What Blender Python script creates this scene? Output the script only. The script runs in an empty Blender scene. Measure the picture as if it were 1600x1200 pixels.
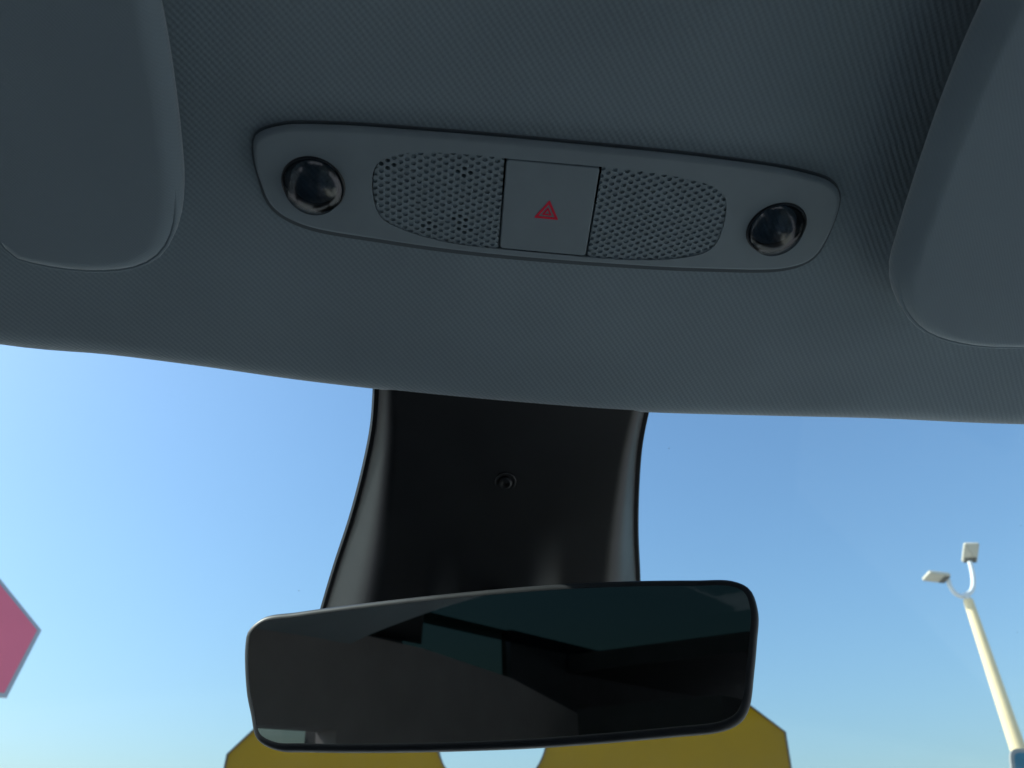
import bpy, bmesh, math, random
import numpy as np
from mathutils import Vector, Matrix
random.seed(7)
R = math.radians
scene = bpy.context.scene
COL = scene.collection
EYE = 1.15                                   # height of the lens above the road; z below is counted from it

# ------------------------------------------------------------------ camera
cam_d = bpy.data.cameras.new('camera')
cam_d.sensor_width = 36.0
cam_d.lens = 1209.0 / 1600.0 * 36.0
cam_d.clip_start = 0.01
cam_d.clip_end = 3000.0
cam_d.dof.use_dof = True
cam_d.dof.focus_distance = 0.37
cam_d.dof.aperture_fstop = 18.0
cam = bpy.data.objects.new('camera', cam_d)
COL.objects.link(cam)
cam.location = (-0.041, 0.0, EYE)
cam.rotation_euler = (R(90 + 34.0), 0.0, R(-7.5))
scene.camera = cam

# ------------------------------------------------------------------ sky, sun, exposure
SUN_AZ = -78.0        # degrees from straight ahead, negative = to the left
SUN_EL = 42.0
world = bpy.data.worlds.new('World')
scene.world = world
world.use_nodes = True
wn = world.node_tree
wn.nodes.clear()
sky = wn.nodes.new('ShaderNodeTexSky')
sky.sky_type = 'NISHITA'
sky.sun_disc = False
sky.sun_elevation = R(SUN_EL)
sky.sun_rotation = R(SUN_AZ)
sky.altitude = 0.0
sky.air_density = 1.5
sky.dust_density = 2.2
sky.ozone_density = 8.0
bg = wn.nodes.new('ShaderNodeBackground')
bg.inputs['Strength'].default_value = 0.15
wo = wn.nodes.new('ShaderNodeOutputWorld')
wn.links.new(sky.outputs[0], bg.inputs['Color'])
wn.links.new(bg.outputs[0], wo.inputs['Surface'])
sd = bpy.data.lights.new('sun', 'SUN')
sd.energy = 4.5
sd.angle = R(0.5)
sd.color = (1.0, 0.95, 0.87)
sun = bpy.data.objects.new('sun', sd)
COL.objects.link(sun)
a, e = R(SUN_AZ), R(SUN_EL)
S = Vector((math.sin(a) * math.cos(e), math.cos(a) * math.cos(e), math.sin(e)))
sun.rotation_euler = (-S).to_track_quat('-Z', 'Y').to_euler()
sun.location = (-4, 3, 8)
vs = scene.view_settings
vs.view_transform = 'Standard'
vs.look = 'None'
vs.gamma = 1.0
vs.use_curve_mapping = False
vs.exposure = 0.5
scene.cycles.max_bounces = 10
scene.cycles.diffuse_bounces = 5
scene.cycles.transparent_max_bounces = 16
scene.cycles.sample_clamp_indirect = 6.0

# ------------------------------------------------------------------ helpers
def tag(o, label=None, cat=None, group=None, kind=None):
    if label: o['label'] = label
    if cat: o['category'] = cat
    if group: o['group'] = group
    if kind: o['kind'] = kind
    return o

def thing(name, loc, label, cat, group=None):
    o = bpy.data.objects.new(name, None)
    o.empty_display_size = 0.02
    COL.objects.link(o)
    o.location = (loc[0], loc[1], loc[2] + EYE)
    return tag(o, label, cat, group)

def root_loc(p):
    v = Vector((0, 0, 0))
    while p is not None:
        v += Vector(p.location)
        p = p.parent
    return v

def build(name, verts, faces, mat, parent=None, smooth=True, auto=40):
    """one mesh object; verts are given in place (z counted from the lens)"""
    off = root_loc(parent)
    me = bpy.data.meshes.new(name)
    me.from_pydata([(v[0] - off.x, v[1] - off.y, v[2] + EYE - off.z) for v in verts], [], faces)
    me.update()
    bm = bmesh.new(); bm.from_mesh(me)
    bmesh.ops.recalc_face_normals(bm, faces=bm.faces)
    if smooth:
        for f in bm.faces: f.smooth = True
        lim = R(auto)
        for ed in bm.edges:
            if len(ed.link_faces) == 2 and ed.calc_face_angle(0) > lim:
                ed.smooth = False
    bm.to_mesh(me); bm.free()
    me.materials.append(mat)
    o = bpy.data.objects.new(name, me)
    COL.objects.link(o)
    o.parent = parent
    return o

class MB:
    def __init__(s): s.v = []; s.f = []
    def add(s, vs_, fs_):
        n = len(s.v); s.v += [tuple(v) for v in vs_]; s.f += [tuple(i + n for i in f) for f in fs_]
    def rings(s, rings, closed=True, cap0=False, cap1=False):
        n = len(rings[0]); vs_ = [p for r in rings for p in r]; fs_ = []
        for k in range(len(rings) - 1):
            for i in range(n if closed else n - 1):
                j = (i + 1) % n
                fs_.append((k * n + i, k * n + j, (k + 1) * n + j, (k + 1) * n + i))
        if cap0: fs_.append(tuple(range(n))[::-1])
        if cap1: fs_.append(tuple((len(rings) - 1) * n + i for i in range(n)))
        s.add(vs_, fs_)
    def box(s, c, d, rot=None):
        pts = []
        for sx in (-1, 1):
            for sy in (-1, 1):
                for sz in (-1, 1):
                    p = Vector((sx * d[0] / 2, sy * d[1] / 2, sz * d[2] / 2))
                    if rot is not None: p = rot @ p
                    pts.append(p + Vector(c))
        s.add(pts, [(0, 1, 3, 2), (4, 6, 7, 5), (0, 4, 5, 1), (2, 3, 7, 6), (0, 2, 6, 4), (1, 5, 7, 3)])
    def tube(s, pts, radii, n=12, caps=True):
        pts = [Vector(p) for p in pts]; rings = []
        ref = Vector((0.13, 0.71, 0.31)).normalized()
        for i, p in enumerate(pts):
            t = (pts[min(i + 1, len(pts) - 1)] - pts[max(i - 1, 0)]).normalized()
            u = t.cross(ref).normalized(); w = t.cross(u)
            r = radii[i] if hasattr(radii, '__len__') else radii
            rings.append([p + u * r * math.cos(2 * math.pi * k / n) + w * r * math.sin(2 * math.pi * k / n) for k in range(n)])
        s.rings(rings, True, caps, caps)

def catmull(pts, per=8, closed=True):
    out = []; n = len(pts)
    P = [np.array(p, float) for p in pts]
    rng = range(n) if closed else range(n - 1)
    for i in rng:
        if closed: p0, p1, p2, p3 = P[(i - 1) % n], P[i], P[(i + 1) % n], P[(i + 2) % n]
        else: p0, p1, p2, p3 = P[max(i - 1, 0)], P[i], P[i + 1], P[min(i + 2, n - 1)]
        # centripetal
        t0 = 0.0
        t1 = t0 + max(np.linalg.norm(p1 - p0), 1e-9) ** .5
        t2 = t1 + max(np.linalg.norm(p2 - p1), 1e-9) ** .5
        t3 = t2 + max(np.linalg.norm(p3 - p2), 1e-9) ** .5
        for k in range(per):
            t = t1 + (t2 - t1) * k / per
            def L(a_, b_, ta, tb): return a_ if tb - ta < 1e-4 else a_ * (tb - t) / (tb - ta) + b_ * (t - ta) / (tb - ta)
            A1, A2, A3 = L(p0, p1, t0, t1), L(p1, p2, t1, t2), L(p2, p3, t2, t3)
            B1, B2 = L(A1, A2, t0, t2), L(A2, A3, t1, t3)
            out.append(tuple(L(B1, B2, t1, t2)))
    if not closed: out.append(tuple(P[-1]))
    return out

def resample(pts, n):
    P = np.array(pts + [pts[0]]); d = np.r_[0, np.cumsum(np.linalg.norm(np.diff(P, axis=0), axis=1))]
    t = np.linspace(0, d[-1], n, endpoint=False)
    return [(float(np.interp(q, d, P[:, 0])), float(np.interp(q, d, P[:, 1]))) for q in t]

def inset(pts, d):
    """offset a closed 2-D outline inwards by d"""
    P = np.array(pts); area = 0.5 * np.sum(P[:, 0] * np.roll(P[:, 1], -1) - np.roll(P[:, 0], -1) * P[:, 1])
    T = np.roll(P, -1, 0) - np.roll(P, 1, 0); T /= np.linalg.norm(T, axis=1)[:, None] + 1e-12
    Nn = np.stack([-T[:, 1], T[:, 0]], 1) * (1 if area > 0 else -1)
    return [tuple(p) for p in P + Nn * d]

def sstep(a_, b_, x):
    t = min(1, max(0, (x - a_) / (b_ - a_))); return t * t * (3 - 2 * t)

# ------------------------------------------------------------------ materials
class NT:
    def __init__(s, name):
        s.m = bpy.data.materials.new(name); s.m.use_nodes = True
        s.t = s.m.node_tree; s.t.nodes.clear()
        s.out = s.n('ShaderNodeOutputMaterial')
    def n(s, typ, **kw):
        nd = s.t.nodes.new(typ)
        for k, v in kw.items(): setattr(nd, k, v)
        return nd
    def l(s, a_, b_): s.t.links.new(a_, b_)
    def math(s, op, a_, b_=None):
        nd = s.n('ShaderNodeMath', operation=op)
        for i, v in enumerate((a_, b_)):
            if v is None: continue
            if isinstance(v, (int, float)): nd.inputs[i].default_value = v
            else: s.l(v, nd.inputs[i])
        return nd.outputs[0]

def principled(name, col, rough=0.5, spec=0.5, metal=0.0, noise=0.0, nscale=40.0, bump=0.0, bscale=400.0, coat=0.0, rnoise=0.0, bdist=0.0004):
    k = NT(name); b = k.n('ShaderNodeBsdfPrincipled')
    b.inputs['Base Color'].default_value = (*col, 1); b.inputs['Roughness'].default_value = rough
    b.inputs['Specular IOR Level'].default_value = spec; b.inputs['Metallic'].default_value = metal
    b.inputs['Coat Weight'].default_value = coat; b.inputs['Coat Roughness'].default_value = 0.05
    tc = k.n('ShaderNodeTexCoord')
    if noise or rnoise:
        nz = k.n('ShaderNodeTexNoise'); nz.inputs['Scale'].default_value = nscale; nz.inputs['Detail'].default_value = 5
        k.l(tc.outputs['Object'], nz.inputs['Vector'])
        if noise:
            mp = k.n('ShaderNodeMapRange'); mp.inputs['From Min'].default_value = .3; mp.inputs['From Max'].default_value = .7
            mp.inputs['To Min'].default_value = 1 - noise; mp.inputs['To Max'].default_value = 1 + noise
            k.l(nz.outputs['Fac'], mp.inputs['Value'])
            vm = k.n('ShaderNodeVectorMath', operation='SCALE'); vm.inputs[0].default_value = col
            k.l(mp.outputs[0], vm.inputs['Scale']); k.l(vm.outputs[0], b.inputs['Base Color'])
        if rnoise:
            mr = k.n('ShaderNodeMapRange'); mr.inputs['From Min'].default_value = .3; mr.inputs['From Max'].default_value = .7
            mr.inputs['To Min'].default_value = max(0, rough - rnoise); mr.inputs['To Max'].default_value = rough + rnoise
            k.l(nz.outputs['Fac'], mr.inputs['Value']); k.l(mr.outputs[0], b.inputs['Roughness'])
    if bump:
        n2 = k.n('ShaderNodeTexNoise'); n2.inputs['Scale'].default_value = bscale; n2.inputs['Detail'].default_value = 3
        k.l(tc.outputs['Object'], n2.inputs['Vector'])
        bp = k.n('ShaderNodeBump'); bp.inputs['Strength'].default_value = bump; bp.inputs['Distance'].default_value = bdist
        k.l(n2.outputs['Fac'], bp.inputs['Height']); k.l(bp.outputs[0], b.inputs['Normal'])
    k.l(b.outputs[0], k.out.inputs['Surface'])
    return k.m

def fabric(name, col, ang1=140.0, ang2=48.0, period=0.0022, amp=0.13, bump=0.35):
    """knitted lining: two crossing sets of fine ribs, fuzz and slow tone changes"""
    k = NT(name); b = k.n('ShaderNodeBsdfPrincipled'); tc = k.n('ShaderNodeTexCoord')
    waves = []
    for an, pr in ((ang1, period), (ang2, period * 0.8)):
        vm = k.n('ShaderNodeVectorMath', operation='DOT_PRODUCT')
        vm.inputs[1].default_value = (math.cos(R(an)), math.sin(R(an)), 0)
        k.l(tc.outputs['Object'], vm.inputs[0])
        nz = k.n('ShaderNodeTexNoise'); nz.inputs['Scale'].default_value = 90; nz.inputs['Detail'].default_value = 2
        k.l(tc.outputs['Object'], nz.inputs['Vector'])
        ph = k.math('ADD', k.math('MULTIPLY', vm.outputs['Value'], 2 * math.pi / pr), k.math('MULTIPLY', nz.outputs['Fac'], 2.2))
        waves.append(k.math('SINE', ph))
    fz = k.n('ShaderNodeTexNoise'); fz.inputs['Scale'].default_value = 1500; fz.inputs['Detail'].default_value = 3
    k.l(tc.outputs['Object'], fz.inputs['Vector'])
    slow = k.n('ShaderNodeTexNoise'); slow.inputs['Scale'].default_value = 14; slow.inputs['Detail'].default_value = 4
    k.l(tc.outputs['Object'], slow.inputs['Vector'])
    h = k.math('ADD', k.math('MULTIPLY', waves[0], 0.72), k.math('MULTIPLY', waves[1], 0.28))
    h = k.math('ADD', h, k.math('MULTIPLY', k.math('SUBTRACT', fz.outputs['Fac'], 0.5), 1.6))
    tone = k.math('ADD', k.math('MULTIPLY', h, amp), 1.0)
    tone = k.math('MULTIPLY', tone, k.math('ADD', k.math('MULTIPLY', slow.outputs['Fac'], 0.24), 0.88))
    sc = k.n('ShaderNodeVectorMath', operation='SCALE'); sc.inputs[0].default_value = col
    k.l(tone, sc.inputs['Scale']); k.l(sc.outputs[0], b.inputs['Base Color'])
    bp = k.n('ShaderNodeBump'); bp.inputs['Strength'].default_value = bump; bp.inputs['Distance'].default_value = 0.0003
    k.l(h, bp.inputs['Height']); k.l(bp.outputs[0], b.inputs['Normal'])
    b.inputs['Roughness'].default_value = 0.92; b.inputs['Specular IOR Level'].default_value = 0.2
    b.inputs['Sheen Weight'].default_value = 0.9; b.inputs['Sheen Roughness'].default_value = 0.35
    k.l(b.outputs[0], k.out.inputs['Surface'])
    return k.m

def pane(name, tint, refl=0.06, rough=0.0, graze=0.9, specks=False):
    k = NT(name); tr = k.n('ShaderNodeBsdfTransparent'); tr.inputs['Color'].default_value = (*tint, 1)
    gl = k.n('ShaderNodeBsdfGlossy'); gl.inputs['Roughness'].default_value = rough
    lw = k.n('ShaderNodeLayerWeight'); lw.inputs['Blend'].default_value = 0.5
    mx = k.n('ShaderNodeMixShader')
    k.l(k.math('ADD', k.math('MULTIPLY', k.math('POWER', lw.outputs['Facing'], 5.0), graze), refl), mx.inputs[0])
    k.l(tr.outputs[0], mx.inputs[1]); k.l(gl.outputs[0], mx.inputs[2])
    last = mx.outputs[0]
    if specks:                                            # dust: a few tiny grains and a faint uneven film
        tc = k.n('ShaderNodeTexCoord')
        vo = k.n('ShaderNodeTexVoronoi'); vo.inputs['Scale'].default_value = 34.0; k.l(tc.outputs['Object'], vo.inputs['Vector'])
        nz = k.n('ShaderNodeTexNoise'); nz.inputs['Scale'].default_value = 9.0; nz.inputs['Detail'].default_value = 6; k.l(tc.outputs['Object'], nz.inputs['Vector'])
        sp = k.math('MULTIPLY', k.math('LESS_THAN', vo.outputs['Distance'], 0.016), 0.35)
        fi = k.math('MULTIPLY', k.math('MAXIMUM', k.math('SUBTRACT', nz.outputs['Fac'], 0.42), 0.0), 0.02)
        df = k.n('ShaderNodeBsdfDiffuse'); df.inputs['Color'].default_value = (.45, .44, .42, 1)
        m2 = k.n('ShaderNodeMixShader'); k.l(k.math('ADD', sp, fi), m2.inputs[0]); k.l(last, m2.inputs[1]); k.l(df.outputs[0], m2.inputs[2]); last = m2.outputs[0]
    k.l(last, k.out.inputs['Surface'])
    return k.m

M = dict(
    headliner=fabric('headliner_fabric', (0.295, 0.365, 0.405), amp=0.085),
    visor=fabric('visor_fabric', (0.29, 0.36, 0.405), period=0.0011, amp=0.02, bump=0.12),
    plastic=principled('grey_plastic', (0.28, 0.34, 0.375), 0.55, 0.4, noise=.04, nscale=60, bump=.12, bscale=2600, bdist=.0001),
    plastic_in=principled('grille_plastic', (0.275, 0.335, 0.37), 0.6, 0.35, noise=.05, nscale=60),
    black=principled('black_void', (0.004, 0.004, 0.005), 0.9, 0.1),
    shroud=principled('black_shroud_plastic', (0.005, 0.006, 0.008), 0.46, 0.8, noise=.15, nscale=30, bump=.08, bscale=2200, bdist=.0001, rnoise=.05),
    trim=principled('black_edge_trim', (0.006, 0.006, 0.008), 0.55, 0.4, bump=.2, bscale=700),
    mirror=principled('dimmed_mirror', (0.36, 0.39, 0.39), 0.015, 0.5, metal=1.0),
    rim=principled('black_mirror_rim', (0.030, 0.034, 0.040), 0.45, 0.4, rnoise=.05, nscale=60),
    lens=pane('reading_lamp_lens', (0.3, 0.35, 0.4), 0.09, 0.17, 0.02),
    cup=principled('lamp_cup', (0.030, 0.036, 0.045), 0.45, 0.4),
    ring=principled('lamp_bezel', (0.02, 0.022, 0.026), 0.3, 0.5),
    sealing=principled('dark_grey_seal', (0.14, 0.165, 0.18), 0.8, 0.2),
    red=principled('red_print', (0.95, 0.03, 0.08), 0.5, 0.3),
    glass=pane('windshield_glass', (0.90, 0.958, 0.945), 0.008, specks=True),
    roofglass=pane('tinted_roof_glass', (0.165, 0.20, 0.185), 0.02, 0.0, 0.08),
    warm=principled('warm_grey_trim', (0.42, 0.37, 0.35), 0.7, 0.3, noise=.06, nscale=20),
    dark=principled('dark_cabin_trim', (0.055, 0.057, 0.06), 0.75, 0.3, noise=.1, nscale=20),
    dash=principled('dashboard_soft_grey', (0.36, 0.355, 0.345), 0.95, 0.2, noise=.1, nscale=30),
    paint=principled('white_car_paint', (0.78, 0.78, 0.77), 0.3, 0.5, coat=.5),
    seat=principled('light_seat_fabric', (0.45, 0.45, 0.44), 0.9, 0.2, noise=.08, nscale=30),
    sideglass=pane('tinted_side_glass', (0.52, 0.57, 0.58), 0.03),
    floor=principled('cabin_carpet', (0.06, 0.06, 0.065), 0.95, 0.1, noise=.2, nscale=80),
    asphalt=principled('asphalt', (0.30, 0.30, 0.295), 0.9, 0.2, noise=.25, nscale=3, bump=.5, bscale=60, bdist=.01),
    yellow=principled('yellow_sign_paint', (0.34, 0.185, 0.0), 0.7, 0.0, noise=.06, nscale=2.5),
    signside=principled('sign_edge_metal', (0.10, 0.09, 0.075), 0.6, 0.4),
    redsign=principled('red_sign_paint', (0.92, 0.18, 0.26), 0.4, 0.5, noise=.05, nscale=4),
    whitesign=principled('pale_sign_edge', (0.45, 0.48, 0.52), 0.5, 0.4),
    cream=principled('cream_pole_paint', (0.88, 0.70, 0.42), 0.55, 0.4, noise=.05, nscale=2),
    white=principled('white_arm_paint', (0.8, 0.8, 0.79), 0.45, 0.5),
    lamphead=principled('lamp_head_beige', (0.62, 0.57, 0.46), 0.5, 0.4),
    darkmetal=principled('dark_metal', (0.12, 0.115, 0.1), 0.5, 0.4),
    galv=principled('galvanised_steel', (0.40, 0.40, 0.39), 0.5, 0.5, metal=.6, noise=.1, nscale=12),
    teal=principled('teal_sign_paint', (0.03, 0.17, 0.25), 0.5, 0.4, noise=.15, nscale=14),
    greyrim=principled('grey_sign_rim', (0.34, 0.33, 0.31), 0.55, 0.4),
)

# ------------------------------------------------------------------ the headliner (roof lining)
def zh(x, y):
    q = y - .231
    z = .25 - .2 * q - .4 * q * q if y > -.019 else .275
    return z - .10 * max(0, abs(x) - .10) ** 2 - 0.25 * max(0, abs(x) - .42) ** 2

def nrm(x, y):
    h = 1e-4
    return Vector(((zh(x + h, y) - zh(x - h, y)) / (2 * h), (zh(x, y + h) - zh(x, y - h)) / (2 * h), -1)).normalized()   # points down into the cabin

def H(x, y, h):
    return Vector((x, y, zh(x, y))) + nrm(x, y) * h

EX = [-.70, -.40, -.2448, -.2021, -.158, -.1117, -.0698, .0042, .0741, .1446, .215, .2862, .42, .70]
EY = [.205, .296, .3259, .3285, .3328, .3378, .3406, .3433, .3435, .3390, .3325, .326, .305, .215]
_edge = catmull(list(zip(EX, EY)), 12, False)
_ex, _ey = [p[0] for p in _edge], [p[1] for p in _edge]
def ye(x): return float(np.interp(x, _ex, _ey))

xs = [-.66 + 1.32 * i / 132 for i in range(133)]
RL = 0.022
cols = []
for x in xs:
    yt = ye(x) + (.0036 if x > 0 else .0028) * min(1.6, (x / .28) ** 2) + .0008
    tgt = .545 * yt - .839 * zh(x, yt); lo, hi = ye(x) - .06, ye(x) + .02
    for _ in range(30):                                   # where the rolled lip has to start so that its edge keeps the traced line
        y1 = (lo + hi) / 2
        sl = math.atan2(zh(x, y1) - zh(x, y1 - .002), .002)
        if .545 * (y1 - RL * math.sin(sl)) - .839 * (zh(x, y1) + RL * math.cos(sl)) + RL > tgt: hi = y1
        else: lo = y1
    line = []
    for k in range(61):                                   # the cloth is not perfectly taut
        yy = y1 - (y1 + .11) * (1 - k / 60.0)
        line.append(H(x, yy, .0005 * math.sin(x * 37 + 1.3 * math.sin(yy * 41)) * math.sin(yy * 52 + x * 9) * sstep(0, .03, y1 - yy) * max(sstep(.14, .17, abs(x)), sstep(.262, .28, yy), sstep(.19, .17, yy))))
    sl = math.atan2(zh(x, y1) - zh(x, y1 - .002), .002)
    cy, cz = y1 - RL * math.sin(sl), zh(x, y1) + RL * math.cos(sl)
    for k in range(1, 15):
        an = sl + R(125) * k / 14
        line.append(Vector((x, cy + RL * math.sin(an), cz - RL * math.cos(an))))
    line.append(Vector((x, cy - .03, cz + RL * .8)))
    cols.append(line)
mb = MB(); mb.rings(cols, closed=False)
tag(build('headliner', mb.v, mb.f, M['headliner'], auto=70), 'grey woven roof lining above the windshield', kind='structure')

# the rear of the roof: dark surround with a tinted glass panel, seen only in the mirror
mb = MB()
def plate(xy, z0, z1): mb.rings([[(x, y, z0) for x, y in xy], [(x, y, z1) for x, y in xy]], True, True, True)
plate([(-.66, -.108), (-.48, -.108), (-.66, -.30)], .266, .30)
plate([(.50, -.108), (.66, -.108), (.66, -.80), (.50, -.80)], .266, .30)
plate([(-.66, -.74), (.50, -.80), (.66, -.80), (.66, -1.75), (-.66, -1.75)], .266, .30)
mb.box((.675, -.92, .185), (.022, 1.64, .28))
mb.box((-.675, -.18, .185), (.022, .16, .28)); mb.box((-.675, -1.145, .185), (.022, 1.19, .28))
tag(build('rear_roof_lining', mb.v, mb.f, M['dark'], smooth=False), 'dark roof lining round the glass panel, seen in the mirror', kind='structure')
mb = MB(); mb.box((-.678, -.405, .19), (.006, .29, .27))
tag(build('rear_side_window', mb.v, mb.f, M['roofglass'], smooth=False), 'dark tinted rear side window, seen in the mirror', kind='structure')
mb = MB(); mb.box((0, -.45, .305), (1.33, .70, .006))
tag(build('roof_glass', mb.v, mb.f, M['roofglass'], smooth=False), 'tinted glass roof panel, seen in the mirror', kind='structure')

# the outer skin of the roof above everything
mb = MB(); g = []
for x in [-.72 + 1.44 * i / 24 for i in range(25)]:
    g.append([Vector((x, y, .335 - .2 * max(0, y - .0) ** 2 * 3 - .12 * x * x)) for y in [-.1 + (ye(x) + .0 + .1) * j / 16 for j in range(17)]])
mb.rings(g, closed=False)
tag(build('roof_panel', mb.v, mb.f, M['dark']), 'outer roof panel of the car', kind='structure')

# side trims, doors, dashboard and floor: the cabin that the light comes through and the mirror shows
def prism_x(x0, x1, yz):
    m_ = MB(); m_.rings([[(x0, p[0], p[1]) for p in yz], [(x1, p[0], p[1]) for p in yz]], True, True, True); return m_
for sx, nm in ((-1, 'left'), (1, 'right')):
    m_ = prism_x(sx * .62, sx * .66, [(.32, .245), (.10, .262), (-.093, .2545), (-.259, .2500), (-.49, .2280), (-.812, .161), (-1.30, .10), (-1.30, -.06), (-.62, -.06), (-.50, .06), (-.10, .06), (-.096, .127), (.12, .127), (.34, .13)])
    tag(build('side_trim_' + nm, m_.v, m_.f, M['warm'], smooth=False), 'warm grey trim above the %s door, seen in the mirror' % nm, kind='structure')
    m_ = prism_x(sx * .68, sx * .76, [(1.05, -.20), (-1.7, -.12), (-1.7, -.95), (1.05, -.95)])  # dark left, pale right: toned so more light bounces from the right
    tag(build('door_panel_' + nm, m_.v, m_.f, M['dark' if sx < 0 else 'seat'], smooth=False), ('dark' if sx < 0 else 'light grey') + ' %s door panel below the window' % nm, kind='structure')
mb = MB(); mb.box((0, -.4, -.97), (1.5, 3.2, .04))
tag(build('cabin_floor', mb.v, mb.f, M['floor'], smooth=False), 'dark carpet of the car floor', kind='structure')
mb = MB(); mb.rings([[(x, y, z) for y, z in ((.72, -.95), (.70, -.35), (.74, -.24), (.90, -.20), (1.25, -.235), (1.25, -.95))] for x in (-.7, .7)], True, True, True)
tag(build('dashboard', mb.v, mb.f, M['dash'], auto=30), 'light grey dashboard below the windshield', kind='structure')
for sx, nm in ((-1, 'left'), (1, 'right')):  # unseen seats added dark left, light right, to weaken light from the left
    m_ = MB(); m_.box((sx * .40, -.12, -.62), (.50, .54, .16)); m_.box((sx * .40, -.50, -.25), (.48, .14, .66), Matrix.Rotation(R(14), 3, 'X')); m_.box((sx * .40, -.60, .11), (.26, .09, .13))
    tag(build('front_seat_' + nm, m_.v, m_.f, M['dark' if sx < 0 else 'seat'], smooth=False), ('dark driver seat' if sx < 0 else 'light grey passenger seat') + ' below the frame', kind='structure')
mb = MB(); mb.box((-.70, .12, .0), (.004, .9, .27))  # tint added on this side to cut the light from the left
tag(build('side_window', mb.v, mb.f, M['sideglass'], smooth=False), 'tinted left side window, seen in the mirror', kind='structure')
mb = MB(); mb.box((0, -1.5, -.46), (1.36, .25, .98))
tag(build('rear_seat_back', mb.v, mb.f, M['dark'], smooth=False), 'dark rear seat back', kind='structure')

mb = MB(); mb.rings([[(x, y, -.245 - .10 * (y - 1.28) - .10 * (y - 1.28) ** 2 - .10 * x * x) for y in [1.28 + 1.15 * j / 12 for j in range(13)]] for x in [-.78 + 1.56 * i / 16 for i in range(17)]], closed=False)  # unseen; added in white to throw light up at the lining's lip
tag(build('bonnet', mb.v, mb.f, M['paint']), 'white bonnet of the car below the windshield', kind='structure')

# ------------------------------------------------------------------ windshield
def zg(x, y): return .2375 - .5 * (y - .345) - .12 * x * x
def G(x, y, d):
    n_ = Vector((-.24 * x, -.5, -1)).normalized()       # into the cabin
    return Vector((x, y, zg(x, y))) + n_ * d
mb = MB()
def sheet(d):
    return [[G(x, ye(x) - .02 + (1.22 - ye(x)) * j / 24, d) for j in range(25)] for x in [-.68 + 1.36 * i / 34 for i in range(35)]]
A, B = sheet(-.005), sheet(0.0)
mb.rings(A, closed=False); mb.rings(B, closed=False)
tag(build('windshield', mb.v, mb.f, M['glass']), 'clear curved windshield glass below the roof lining', 'windshield')

# ------------------------------------------------------------------ sun visors
def visor(name, outline, h0, h1, label, r=.0075):
    P = resample([(x, y + .0055 * sstep(.17, .25, y)) for x, y in outline], 150)
    t = thing(name, tuple(H(sum(p[0] for p in P) / 150, sum(p[1] for p in P) / 150, h0)), label, 'sun visor', 'sun visors folded up against the roof')
    m_ = MB(); rings = []
    hm = (h0 + h1) / 2; hh = (h1 - h0) / 2
    prof = [(r * (1 - math.cos(math.pi / 2 * k / 12.0)), hm + hh * math.sin(math.pi / 2 * k / 12.0)) for k in range(13)]
    low = [(r * (1 - math.sin(math.pi / 2 * k / 6.0)), hm - hh * math.cos(math.pi / 2 * k / 6.0)) for k in range(0, 6)]
    for d, h in low + prof:
        rings.append([H(x, y, h) for x, y in inset(P, d)])
    # the padded face swells a little towards its middle
    base = inset(P, r); cx = sum(p[0] for p in base) / 150; cy = sum(p[1] for p in base) / 150
    for q in (.06, .14, .26, .42, .62, .82):
        rings.append([H(x + (cx - x) * q, y + (cy - y) * q, h1 + .0008 * math.sin(q * 1.57)) for x, y in base])
    m_.rings(rings, True, True, True)
    body = build('visor_body', m_.v, m_.f, M['visor'], t, auto=60)
    m_ = MB()                                              # the welded seam cord round the rim
    path = [H(x + (xi - x) * (1 - sstep(.215, .25, y)), y + (yi - y) * (1 - sstep(.215, .25, y)), hm + hh * .55) for (x, y), (xi, yi) in zip(inset(P, r * .12), inset(P, r * .12 + .002))]
    n = len(path); rr = []
    for i, p in enumerate(path):
        tg = (path[(i + 1) % n] - path[i - 1]).normalized(); dn = nrm(p.x, p.y); sd_ = tg.cross(dn).normalized()
        rr.append([p + sd_ * .0009 * math.cos(2 * math.pi * k / 8) + dn * .0009 * math.sin(2 * math.pi * k / 8) for k in range(8)])
    rr.append(rr[0]); m_.rings(rr, True)
    build('seam_cord', m_.v, m_.f, M['visor'], t)
    return t
LV = catmull([(-.1388, .10), (-.1388, .1534), (-.1393, .1793), (-.1416, .2117), (-.1435, .2256), (-.1482, .242), (-.156, .2549), (-.1678, .2631), (-.1891, .2669), (-.2089, .2651), (-.2170, .2622),
              (-.2205, .2560), (-.2230, .2480), (-.2300, .2440), (-.30, .2420), (-.42, .236), (-.50, .222), (-.515, .20), (-.515, .12), (-.50, .10), (-.45, .092), (-.30, .088), (-.16, .086), (-.145, .09)], 8)
RV = catmull([(.1293, .098), (.131, .115), (.1346, .1426), (.1408, .1745), (.15, .2116), (.1548, .2274), (.1656, .2415), (.1841, .2536), (.2083, .2578), (.2324, .2560), (.30, .249), (.42, .236), (.50, .222),
              (.515, .20), (.515, .12), (.50, .10), (.45, .092), (.30, .086), (.16, .083), (.135, .088)], 8)
visor('sun_visor', LV, .0030, .0205, 'grey fabric sun visor left of the console, at the left edge of the picture')
visor('sun_visor', RV, .0115, .0325, 'grey fabric sun visor right of the console, with a dark gap beside it')

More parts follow.
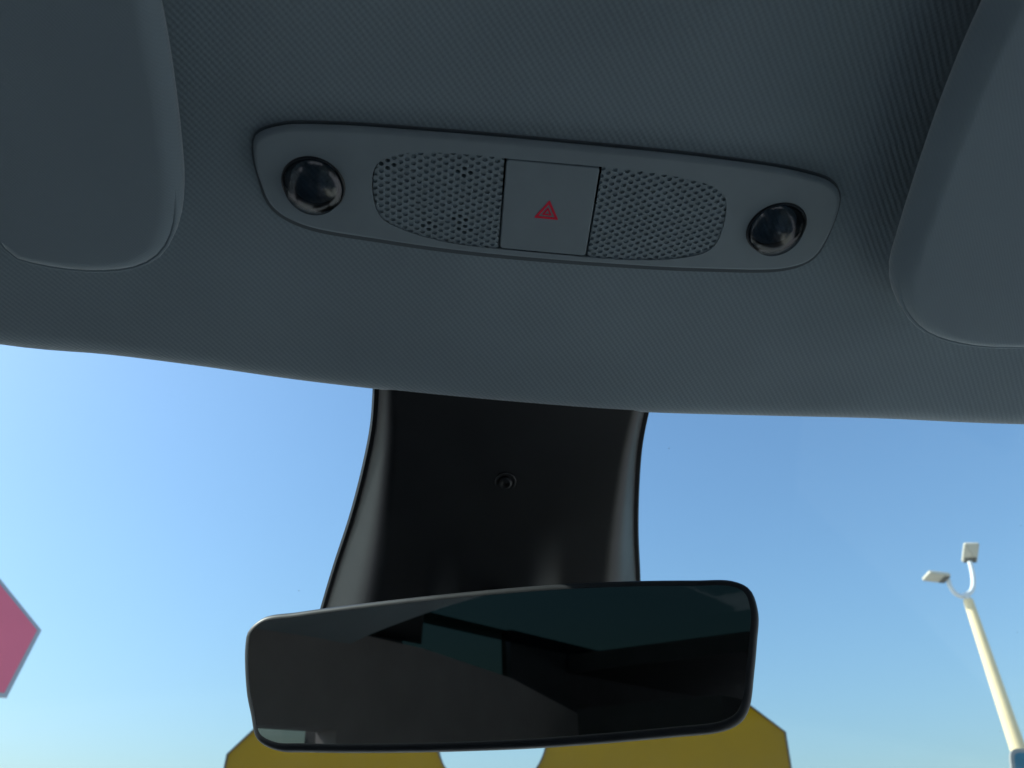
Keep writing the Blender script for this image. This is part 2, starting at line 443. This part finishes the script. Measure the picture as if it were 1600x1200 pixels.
# ------------------------------------------------------------------ overhead console
CO = Vector((0, .231, .25)); CY = Vector((0, 1, -.2)).normalized(); CN = Vector((0, -.2, -1)).normalized(); CX = Vector((1, 0, 0))
def K(x, y, h):                                             # console plane: x across, y along the car, h proud of the lining
    return CO + CX * x + CY * ((y - .231) * 1.0198) + CN * (h - .0009 - .04 * (y - .229))   # its front edge sits nearly flush
console = thing('overhead_console', tuple(K(.005, .229, 0)), 'slim grey plastic overhead console with two reading lamps and a hazard button', 'console')
OUT = resample(catmull([(-.1174, .2190), (-.1155, .2105), (-.1052, .2050), (-.0854, .2024), (-.0454, .2006), (.0113, .1994), (.0648, .1991), (.1069, .2010), (.1226, .2046), (.1290, .2112),
                        (.1322, .2298), (.1300, .2425), (.1204, .2490), (.0822, .2537), (.0372, .2558), (-.0218, .2564), (-.0648, .2543), (-.1006, .2500), (-.1121, .2426), (-.1163, .2295)], 10), 200)
LC, RC, LR = (-.0938, .2288), (.1063, .2276), .0131
GL = catmull([(-.0168, .2077), (-.0398, .2080), (-.0602, .2113), (-.0679, .2165), (-.0698, .2279), (-.0663, .2413), (-.0566, .2467), (-.0367, .2512), (-.0142, .2522)], 6, False)
GR = catmull([(.0265, .2522), (.0511, .2511), (.0738, .2464), (.0813, .2414), (.0829, .2328), (.0797, .2172), (.0744, .2117), (.0537, .2078), (.0235, .2070)], 6, False)
STRIP = GL + GR                                              # grilles and button sit in one long cut-out
def gap(y): return .0019 * sstep(.222, .203, y)              # it stands a little off the lining along its rear edge
TOP = .0042
def circle(c, r, n): return [(c[0] + r * math.cos(2 * math.pi * i / n), c[1] + r * math.sin(2 * math.pi * i / n)) for i in range(n)]
# face with cut-outs
bm = bmesh.new()
loops = [inset(OUT, .0022), STRIP, circle(LC, LR, 48), circle(RC, LR, 48)]
for lp in loops:
    vv = [bm.verts.new((p[0], p[1], 0)) for p in lp]
    for i in range(len(vv)): bm.edges.new((vv[i], vv[(i + 1) % len(vv)]))
bmesh.ops.triangle_fill(bm, use_beauty=True, use_dissolve=False, edges=bm.edges[:])
bm.verts.ensure_lookup_table()
def inside(p, poly):
    c_ = False; n = len(poly)
    for i in range(n):
        (x0, y0), (x1, y1) = poly[i], poly[(i + 1) % n]
        if (y0 > p[1]) != (y1 > p[1]) and p[0] < (x1 - x0) * (p[1] - y0) / (y1 - y0) + x0: c_ = not c_
    return c_
kill = [f for f in bm.faces if any(inside(f.calc_center_median(), lp) for lp in loops[1:])]
bmesh.ops.delete(bm, geom=kill, context='FACES_ONLY')
bm.verts.index_update()
fv = [K(v.co.x, v.co.y, TOP) for v in bm.verts]; ff = [tuple(v.index for v in f.verts) for f in bm.faces]
bm.free()
mb = MB(); mb.add(fv, ff)
rr = []
for k in range(0, 8):
    an = math.pi / 2 * k / 7.0
    d = .0022 * (1 - math.cos(an)); 
    ring = []
    src = inset(OUT, .0022 * (1 - math.sin(math.pi / 2 * (1 - k / 7.0))))
    for (x, y) in src:
        g0 = gap(y); ring.append(K(x, y, g0 + (TOP - g0) * math.sin(an)))
    rr.append(ring)
# k=0 is the outer foot, k=7 the flat face: order foot -> face
feet = []
for k in range(0, 8):
    an = math.pi / 2 * k / 7.0
    feet.append([K(x, y, gap(y) + (TOP - gap(y)) * math.sin(an)) for x, y in inset(OUT, .0022 * (1 - math.cos(an)))])
mb.rings([[K(x, y, gap(y) + .0002) for x, y in inset(OUT, .0016)]] + feet, True)
for lp in loops[1:]:                                         # the cut-outs' walls
    mb.rings([[K(x, y, TOP) for x, y in lp], [K(x, y, TOP - .0035) for x, y in lp]], True)
panel = build('face_panel', mb.v, mb.f, M['plastic'], console, auto=35)
mb = MB(); sk = inset(OUT, .0028)
mb.rings([[K(x, y, .0022) for x, y in sk], [K(x, y, -.012) for x, y in sk]], True, False, True)
build('rear_housing', mb.v, mb.f, M['black'], console)
mb = MB()  # dark ring put in for the shadow line where panel meets lining
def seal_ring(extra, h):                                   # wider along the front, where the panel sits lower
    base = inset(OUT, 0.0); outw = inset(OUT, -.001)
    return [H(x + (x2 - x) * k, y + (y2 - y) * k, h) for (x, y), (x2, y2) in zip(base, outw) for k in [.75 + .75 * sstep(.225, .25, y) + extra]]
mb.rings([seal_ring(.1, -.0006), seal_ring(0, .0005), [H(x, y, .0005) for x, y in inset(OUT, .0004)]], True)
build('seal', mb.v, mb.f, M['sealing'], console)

def grille(outline, deep, phase):
    """sheet of staggered oval dimples clipped to the outline; some go right through"""
    c, b = .0026, .00326
    hexa = [(.001811, 0), (.00130, .000815), (.000789, .00163), (0, .00163), (-.000789, .00163), (-.00130, .000815), (-.001811, 0), (-.00130, -.000815), (-.000789, -.00163), (0, -.00163), (.000789, -.00163), (.00130, -.000815)]
    x0 = min(p[0] for p in outline); x1 = max(p[0] for p in outline); y0 = min(p[1] for p in outline); y1 = max(p[1] for p in outline)
    bm = bmesh.new(); cells = {}
    key = {}
    def vert(x, y, z):
        kk = (round(x, 6), round(y, 6), round(z, 6))
        if kk not in key: key[kk] = bm.verts.new((x, y, z))
        return key[kk]
    snapped = []
    for q in deep:                                        # the open holes come in diamonds of four round a lattice midpoint
        i = round((q[0] - x0 - phase[0]) / c); yy = y0 + phase[1] + (b / 2 if i % 2 else 0) + b / 2
        snapped.append((x0 + phase[0] + i * c, yy + b * round((q[1] - yy) / b)))
    ni = int((x1 - x0) / c) + 4; nj = int((y1 - y0) / b) + 4
    for i in range(-2, ni):
        for j in range(-2, nj):
            cx = x0 + phase[0] + i * c; cy = y0 + phase[1] + j * b + (b / 2 if i % 2 else 0)
            isdeep = any(math.hypot(cx - q[0], cy - q[1]) < .00278 for q in snapped)
            dep = .0050 if isdeep else .0007
            jx, jy = 1.0, 1.0
            ho = [(cx + .00118 * math.cos(2 * math.pi * k / 12), cy + .00096 * math.sin(2 * math.pi * k / 12)) for k in range(12)]
            hx = [(cx + p[0], cy + p[1]) for p in hexa]
            t = .00016
            o_ = [vert(p[0], p[1], 0) for p in hx]; i_ = [vert(p[0], p[1], 0) for p in ho]
            e_ = [vert(cx + (p[0] - cx) * .86, cy + (p[1] - cy) * .86, -t * 2) for p in ho]
            f_ = [vert(cx + (p[0] - cx) * .80, cy + (p[1] - cy) * .80, -dep) for p in ho]
            for a_, b_ in ((o_, i_), (i_, e_), (e_, f_)):
                for k in range(12):
                    try: bm.faces.new((a_[k], a_[(k + 1) % 12], b_[(k + 1) % 12], b_[k]))
                    except ValueError: pass
            ff_ = bm.faces.new(f_); ff_.material_index = 1 if isdeep else 0
    P = np.array(outline); area = 0.5 * np.sum(P[:, 0] * np.roll(P[:, 1], -1) - np.roll(P[:, 0], -1) * P[:, 1])
    n = len(outline); big = []
    for i in range(n):
        p = Vector((*outline[i], 0)); q = Vector((*outline[(i + 1) % n], 0)); t = (q - p)
        if t.length < 1e-6: continue
        nn = Vector((t.y, -t.x, 0)) * (1 if area > 0 else -1)       # outward
        bmesh.ops.bisect_plane(bm, geom=bm.verts[:] + bm.edges[:] + bm.faces[:], dist=1e-7, plane_co=p, plane_no=nn.normalized(), clear_outer=True)
    bm.verts.index_update()
    vv = [K(v.co.x, v.co.y, TOP - .0005 + v.co.z) for v in bm.verts]
    ff = [tuple(v.index for v in f.verts) for f in bm.faces]; mi = [f.material_index for f in bm.faces]
    bm.free()
    # a short skirt so that the sheet has a body
    o = build('speaker_grille', vv, ff, M['plastic_in'], console, auto=25)
    o.data.materials.append(M['black'])
    if len(o.data.polygons) == len(mi): o.data.polygons.foreach_set('material_index', mi)
    return o
deepL = [(-.0632, .2162), (-.0330, .2173), (-.0313, .2388), (-.0308, .2446), (-.0464, .2440)]
grille([(x + .0004 if x < -.05 else x, y) for x, y in GL], deepL, (.0006, .0004))
grille(GR, [], (.0004, .0010))
# blank wall behind the strip
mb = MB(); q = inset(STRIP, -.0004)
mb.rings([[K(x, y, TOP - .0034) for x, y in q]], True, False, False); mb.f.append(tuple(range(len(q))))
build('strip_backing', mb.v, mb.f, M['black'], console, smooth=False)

# hazard button
def quad_round(c4, r, n=5):
    out = []
    for i in range(4):
        p = np.array(c4[i]); a_ = np.array(c4[i - 1]) - p; b_ = np.array(c4[(i + 1) % 4]) - p
        a_ /= np.linalg.norm(a_); b_ /= np.linalg.norm(b_)
        s0 = p + a_ * r; s1 = p + b_ * r
        for k in range(n + 1):
            t = k / n; out.append(tuple((1 - t) ** 2 * s0 + 2 * t * (1 - t) * p + t * t * s1))
    return out
BQ = [(-.0159, .20815), (.0226, .20765), (.0256, .2517), (-.0134, .2517)]
mb = MB(); rg = []
Q = quad_round(BQ, .0018)
for d, h in ((0, .0008), (0, .0034), (.00010, .0038), (.0003, .00403), (.0005, .00412)):
    rg.append([K(x, y, h) for x, y in inset(Q, d)])
mb.rings(rg, True, False, True)
button = build('hazard_button', mb.v, mb.f, M['plastic'], console, auto=4)
tag(button, 'square grey hazard light button with a red triangle')
def tri_ring(c, ro, ri, h0, h1, rot=0.0, sx=1.0):
    m_ = MB()
    def tri(r, rad):
        pts = [(c[0] + sx * r * math.cos(R(-90 + 120 * k) + rot), c[1] + r * math.sin(R(-90 + 120 * k) + rot)) for k in range(3)]
        return quad3(pts, rad)
    def quad3(c3, r):
        out = []
        for i in range(3):
            p = np.array(c3[i]); a_ = np.array(c3[i - 1]) - p; b_ = np.array(c3[(i + 1) % 3]) - p
            a_ /= np.linalg.norm(a_); b_ /= np.linalg.norm(b_)
            for k in range(5):
                t = k / 4; out.append(tuple((1 - t) ** 2 * (p + a_ * r) + 2 * t * (1 - t) * p + t * t * (p + b_ * r)))
        return out
    o, i = tri(ro, .0007), tri(ri, .0002)
    m_.rings([[K(x, y, h0) for x, y in o], [K(x, y, h1) for x, y in o], [K(x, y, h1) for x, y in i], [K(x, y, h0) for x, y in i]], True)
    return m_
TC = (.0046, .2310)
m_ = tri_ring(TC, .0062, .0041, .0040, .00428); build('warning_triangle', m_.v, m_.f, M['red'], button, smooth=False)
m_ = tri_ring(TC, .0027, .0012, .0040, .00428); build('warning_triangle', m_.v, m_.f, M['red'], button, smooth=False)

# reading lamps
def lamp(c):
    m_ = MB(); n = 48
    rg = []
    for r, h in ((LR - .0001, TOP - .003), (LR - .0001, TOP + .0002), (LR - .0006, TOP + .0005), (LR - .0012, TOP + .0002), (LR - .0014, TOP - .003)):
        rg.append([K(x, y, h) for x, y in circle(c, r, n)])
    m_.rings(rg, True); ringo = build('reading_lamp', m_.v, m_.f, M['ring'], console)
    m_ = MB(); rg = []; rl = LR - .0013
    Rs = rl / math.sin(R(47)); oy = Rs * math.sin(R(8))          # the lens is aimed a little towards the seats
    def dome(x, y):
        return math.sqrt(Rs * Rs - x * x - (y - oy) ** 2)
    base_h = dome(0, -rl)
    rg.append([K(x, y, TOP - .0025) for x, y in circle(c, rl, n)])
    for k in range(0, 16):
        rr_ = rl * math.cos(math.pi / 2 * k / 16.0)
        rg.append([K(x, y, TOP - .0006 + dome(x - c[0], y - c[1]) - base_h) for x, y in circle(c, rr_, n)])
    m_.rings(rg, True, False, True); build('lens', m_.v, m_.f, M['lens'], ringo, auto=60)
    # dished reflector behind the lens, finely fluted across
    m_ = MB(); rg = []; Rc = rl / math.sin(R(52))
    for k in range(0, 22):
        an = R(52) * (1 - k / 22.0)
        rg.append([K(x, y, TOP - .0012 - Rc * (math.cos(an) - math.cos(R(52))) + .00005 * math.sin((x - c[0]) / .00034)) for x, y in circle(c, Rc * math.sin(an), 72)])
    m_.rings(rg, True, False, True); build('reflector', m_.v, m_.f, M['cup'], ringo, auto=80)
lamp(LC); lamp(RC)

# ------------------------------------------------------------------ sensor shroud on the windshield
XC = .0068
WY = [.330, .356, .376, .400, .432, .4685, .500, .530, .555]
WW = [.0757, .0757, .0765, .0800, .0865, .0960, .1035, .1100, .1140]
def wid(y): return .0012 + float(np.interp(y, [p[0] for p in _w], [p[1] for p in _w]))
_w = catmull(list(zip(WY, WW)), 10, False)
def dep(y): return .0065 + .040 * sstep(.335, .54, y)
def face_off(x, y):
    w = wid(y) - .0026; d = dep(y); e_ = max(0, w - abs(x - XC)); band = .004 + d * .52
    t = e_ / band
    s = d * (t * 1.081 if t < .55 else 1 - .7207 * (1.3 - t) ** 2 if t < 1.3 else 1.0)
    hump = .020 * sstep(.415, .50, y) * (1 - sstep(.018, .040, abs(x - XC)))
    return s + hump
shroud = thing('sensor_shroud', (XC, .43, zg(XC, .43)), 'flared black plastic sensor cover on the windshield behind the mirror', 'sensor cover')
mb = MB(); rows = []
for j in range(61):
    y = .332 + (.506 - .332) * j / 60.0; row = []
    for i in range(97):
        th = -math.pi / 2 + math.pi * i / 96.0
        x = XC + (wid(y) - .0026) * math.sin(th)
        row.append(G(x, y, .0022 + face_off(x, y)))
    rows.append(row)
rows.append([G(XC + .6 * (p.x - XC), .512, .002) for p in rows[-1]])
mb.rings(rows, closed=False)
build('cover', mb.v, mb.f, M['shroud'], shroud, auto=80)
mb = MB()
top, bot = [], []
for s_, ys in ((-1, [.332 + .176 * j / 50.0 for j in range(51)]), (1, [.332 + .176 * (50 - j) / 50.0 for j in range(51)])):
    for y in ys:
        top.append(G(XC + s_ * (wid(y) + .0002), y, .0002)); bot.append(G(XC + s_ * (wid(y) + .0002 - .0012), y, .0030))
mb.rings([top, bot], True, True, True)
build('edge_trim', mb.v, mb.f, M['trim'], shroud)
# screw cap in a shallow dish
sc_ = None
SP = (.0064, .3955)
so = face_off(*SP) + .0022
n_ = Vector((0, -.5 - .14, -1)).normalized()
cen = G(SP[0], SP[1], so - .0004)
ux_ = Vector((1, 0, 0)); uy_ = n_.cross(ux_).normalized()
mb = MB(); rg = []
for r, h in ((.0062, .0003), (.0056, .0009), (.0048, .0009), (.0042, .0004), (.0040, .0004), (.0036, .0016), (.0026, .0021), (.0018, .0019), (.0012, .0008)):
    rg.append([cen + ux_ * r * math.cos(2 * math.pi * k / 28) + uy_ * r * math.sin(2 * math.pi * k / 28) + n_ * h for k in range(28)])
mb.rings(rg, True, False, True)
build('screw_cap', mb.v, mb.f, M['shroud'], shroud, auto=30)

# ------------------------------------------------------------------ rear-view mirror
th = R(22)
MN = Vector((-math.sin(th), -math.cos(th), -.05)).normalized()
MX = Vector((math.cos(th), -math.sin(th), 0)); MZ = MX.cross(-MN).normalized()
if MZ.z < 0: MZ = -MZ
MC = Vector((.0021, .3658, .0918))
def Q3(x, z, h): return MC + MX * x + MZ * z + MN * h        # h towards the cabin
pts = [(-147.9, 19.3), (-147.4, 28.0), (-139, 35.0), (-118, 36.6), (-92.3, 37.8), (-43.7, 39.2), (0, 39.6), (33.6, 39.2), (70, 37.6), (100, 35.3), (118, 33.4), (125.6, 28.6), (127.6, 17.0), (124.8, 4), (121.4, -9), (116.4, -25.0), (112, -30.5), (103.5, -34.0), (80, -35.6), (20.7, -37.6), (-20, -37.6), (-60, -36.8), (-105, -34.9), (-121, -33.6), (-132.5, -28.0), (-138, -16), (-142.7, -4.3)]
MO = resample(catmull([(p[0] * .00092, p[1] * .00092) for p in pts], 10), 240)
mirror = thing('rear_view_mirror', tuple(MC), 'wide dark rear-view mirror hanging below the black sensor cover', 'mirror')
mb = MB(); rg = []
for d, h in ((.0034, -.0001), (.0033, .0003), (.0026, .0003), (.0016, .0000), (.0008, -.0007), (.0003, -.0016), (0, -.0030), (0, -.0060), (.0014, -.0085), (.0060, -.0150), (.0140, -.0210)):
    rg.append([Q3(x, z, h) for x, z in inset(MO, d)])
for q, h in ((.25, -.027), (.5, -.031), (.8, -.033)):
    rg.append([Q3(x * (1 - q), z * (1 - q), h) for x, z in inset(MO, .014)])
mb.rings(rg, True, False, True)
build('housing', mb.v, mb.f, M['rim'], mirror, auto=50)
mb = MB(); gl_ = inset(MO, .0032)
mb.v = [Q3(x, z, .0002) for x, z in gl_]; mb.f = [tuple(range(len(gl_)))]
build('mirror_glass', mb.v, mb.f, M['mirror'], mirror, smooth=False)
mb = MB(); e0 = Q3(.006, .006, -.030); e1 = G(XC, .462, .045)
mb.tube([e0, e0.lerp(e1, .3), e0.lerp(e1, .65), e1], [.012, .009, .011, .017], 20)
build('stem', mb.v, mb.f, M['shroud'], mirror)

# ------------------------------------------------------------------ outdoors
mb = MB(); mb.add([(-700, -700, -EYE), (700, -700, -EYE), (700, 700, -EYE), (-700, 700, -EYE)], [(0, 1, 2, 3)])
tag(build('ground', mb.v, mb.f, M['asphalt'], smooth=False), 'grey asphalt of the car park', kind='structure')

def frame2(az):
    a_ = R(az); return Vector((math.cos(a_), -math.sin(a_), 0)), Vector((math.sin(a_), math.cos(a_), 0))   # right, away
# big yellow tag-shaped sign with a round hole
fr, fa = frame2(7.5); o0 = Vector((0, 5.0, 0))
def Y3(u, z, d): return o0 + fr * u + fa * d + Vector((0, 0, z))
tagsign = thing('tag_sign', tuple(Y3(.60, -EYE, .1)), 'big yellow tag-shaped sign with cut corners and a round hole, below the mirror', 'sign')
TO = [(-1.085, -.55), (-1.055, .735), (-.93, .865), (-.66, 1.10), (1.86, 1.16), (2.02, 1.03), (2.235, .855), (2.205, -.55)]
hc, hr = (.490, .86), .335
bm = bmesh.new()
for lp in (TO, circle(hc, hr, 56)):
    vv = [bm.verts.new((p[0], p[1], 0)) for p in lp]
    for i in range(len(vv)): bm.edges.new((vv[i], vv[(i + 1) % len(vv)]))
bmesh.ops.triangle_fill(bm, use_beauty=True, use_dissolve=False, edges=bm.edges[:])
fv = [(v.co.x, v.co.y) for v in bm.verts]; ff = [tuple(v.index for v in f.verts) for f in bm.faces]; bm.free()
mb = MB(); mb.add([Y3(x, z, 0) for x, z in fv], ff); mb.add([Y3(x, z, .16) for x, z in fv], ff)
build('sign_face', mb.v, mb.f, M['yellow'], tagsign, smooth=False)
mb = MB()
for lp in (TO, circle(hc, hr, 56)):
    o_ = lp; i_ = inset(lp, .008)
    if lp is not TO: o_, i_ = lp, inset(lp, .008)
    mb.rings([[Y3(x, z, -.012) for x, z in o_], [Y3(x, z, .172) for x, z in o_], [Y3(x, z, .172) for x, z in i_], [Y3(x, z, -.012) for x, z in i_], [Y3(x, z, -.012) for x, z in o_]], True)
build('edge_band', mb.v, mb.f, M['signside'], tagsign, auto=30)
for u in (-.3, 1.45):
    mb = MB(); mb.tube([Y3(u, -EYE, .08), Y3(u, -.56, .08)], .06, 14); build('post', mb.v, mb.f, M['galv'], tagsign)

# red sign at the left
fr2, fa2 = frame2(-24)
o1 = Vector((-1.6, 3.0, 0))
def S3(u, z, d): return o1 + fr2 * u + fa2 * d + Vector((0, 0, z))
redsign = thing('red_sign', tuple(S3(-.2, -EYE, .03)), 'red sign with pale edge and a cut corner, beyond the left side of the windshield', 'sign')
RO = [(-.62, .60), (.190, .608), (.226, .848), (-.02, 1.06), (-.40, 1.06), (-.62, .848)]
mb = MB(); mb.rings([[S3(x, z, 0) for x, z in RO], [S3(x, z, .02) for x, z in RO]], True, True, True)
build('plate', mb.v, mb.f, M['whitesign'], redsign, smooth=False)
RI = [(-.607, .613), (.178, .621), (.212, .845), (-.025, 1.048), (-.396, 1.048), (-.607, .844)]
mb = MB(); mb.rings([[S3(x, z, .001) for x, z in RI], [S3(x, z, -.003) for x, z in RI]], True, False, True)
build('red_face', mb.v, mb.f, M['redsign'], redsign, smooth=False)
mb = MB(); mb.tube([S3(-.2, -EYE, .05), S3(-.2, 1.0, .05)], .03, 12); build('post', mb.v, mb.f, M['galv'], redsign)

# twin-head lamp post
LY = 13.0; LX = 10.26
post = thing('lamp_post', (LX, LY, -EYE), 'tall cream lamp post with two white curved arms and square heads', 'lamp post')
mb = MB(); zs = [-EYE + (4.74 + EYE) * i / 10.0 for i in range(11)]
mb.tube([(LX, LY, z) for z in zs], [.175 - .09 * i / 10.0 for i in range(11)], 20)
build('pole', mb.v, mb.f, M['cream'], post)
def arm(ctrl):
    c = catmull(ctrl, 8, False); m_ = MB(); m_.tube(c, .042, 10); build('arm', m_.v, m_.f, M['white'], post)
mb = MB(); mb.tube([(LX, LY, 4.70), (LX, LY, 4.86)], .062, 16); build('collar', mb.v, mb.f, M['white'], post)
arm([(LX, LY, 4.84), (LX - .10, LY, 4.80), (LX - .22, LY, 4.86), (LX - .275, LY, 5.00), (LX - .27, LY, 5.12)])
arm([(LX, LY, 4.84), (LX + .12, LY + .02, 4.90), (LX + .25, LY + .05, 5.05), (LX + .33, LY + .06, 5.30), (LX + .345, LY + .05, 5.52)])
def head(c, d, rz, ry, rx, sg=1):
    rot = Matrix.Rotation(rz, 3, 'Z') @ Matrix.Rotation(ry, 3, 'Y') @ Matrix.Rotation(rx, 3, 'X')
    m_ = MB(); rg = []
    base = [(-.5, -.5), (.5, -.5), (.5, .5), (-.5, .5)]
    base = quad_round([(p[0] * d[0], p[1] * d[1]) for p in base], .03, 4)
    for dd, h in ((.03, -.5), (.0, -.32), (.0, .2), (.02, .5)):
        rg.append([Vector(c) + rot @ Vector((x, y, h * d[2])) for x, y in inset(base, dd)])
    m_.rings(rg, True, True, True)
    o = build('lamp_head', m_.v, m_.f, M['lamphead'], post, auto=30)
    m_ = MB(); m_.box(Vector(c) + rot @ Vector((sg * d[0] * .36, 0, -d[2] * .53)), (d[0] * .26, d[1] * .8, .012), rot)
    build('lamp_driver', m_.v, m_.f, M['darkmetal'], o, smooth=False)
head((LX - .50, LY, 5.16), (.42, .28, .08), 0, R(4), R(-12))
head((LX + .40, LY + .02, 5.70), (.40, .28, .08), R(-100), R(-42), R(0), -1)

# teal sign at the lower right
bs = thing('teal_sign', (3.5, 4.0, -EYE), 'teal sign with grey rounded rim at the lower right corner', 'sign')
fb, fab = frame2(0)
BO = quad_round([(2.985, .30), (3.082, .676), (3.62, .676), (3.62, .30)], .05, 6)
mb = MB(); mb.rings([[(x, 4.0 + d, z) for x, z in BO] for d in (0, .012)], True, True, True); build('plate', mb.v, mb.f, M['greyrim'], bs, smooth=False)
BI = inset(BO, .020)
mb = MB(); mb.rings([[(x, 4.0 - d, z) for x, z in BI] for d in (-.001, .004)], True, True, True); build('teal_face', mb.v, mb.f, M['teal'], bs, smooth=False)
mb = MB(); mb.tube([(3.4, 4.03, -EYE), (3.4, 4.03, .64)], .025, 10); build('post', mb.v, mb.f, M['galv'], bs)
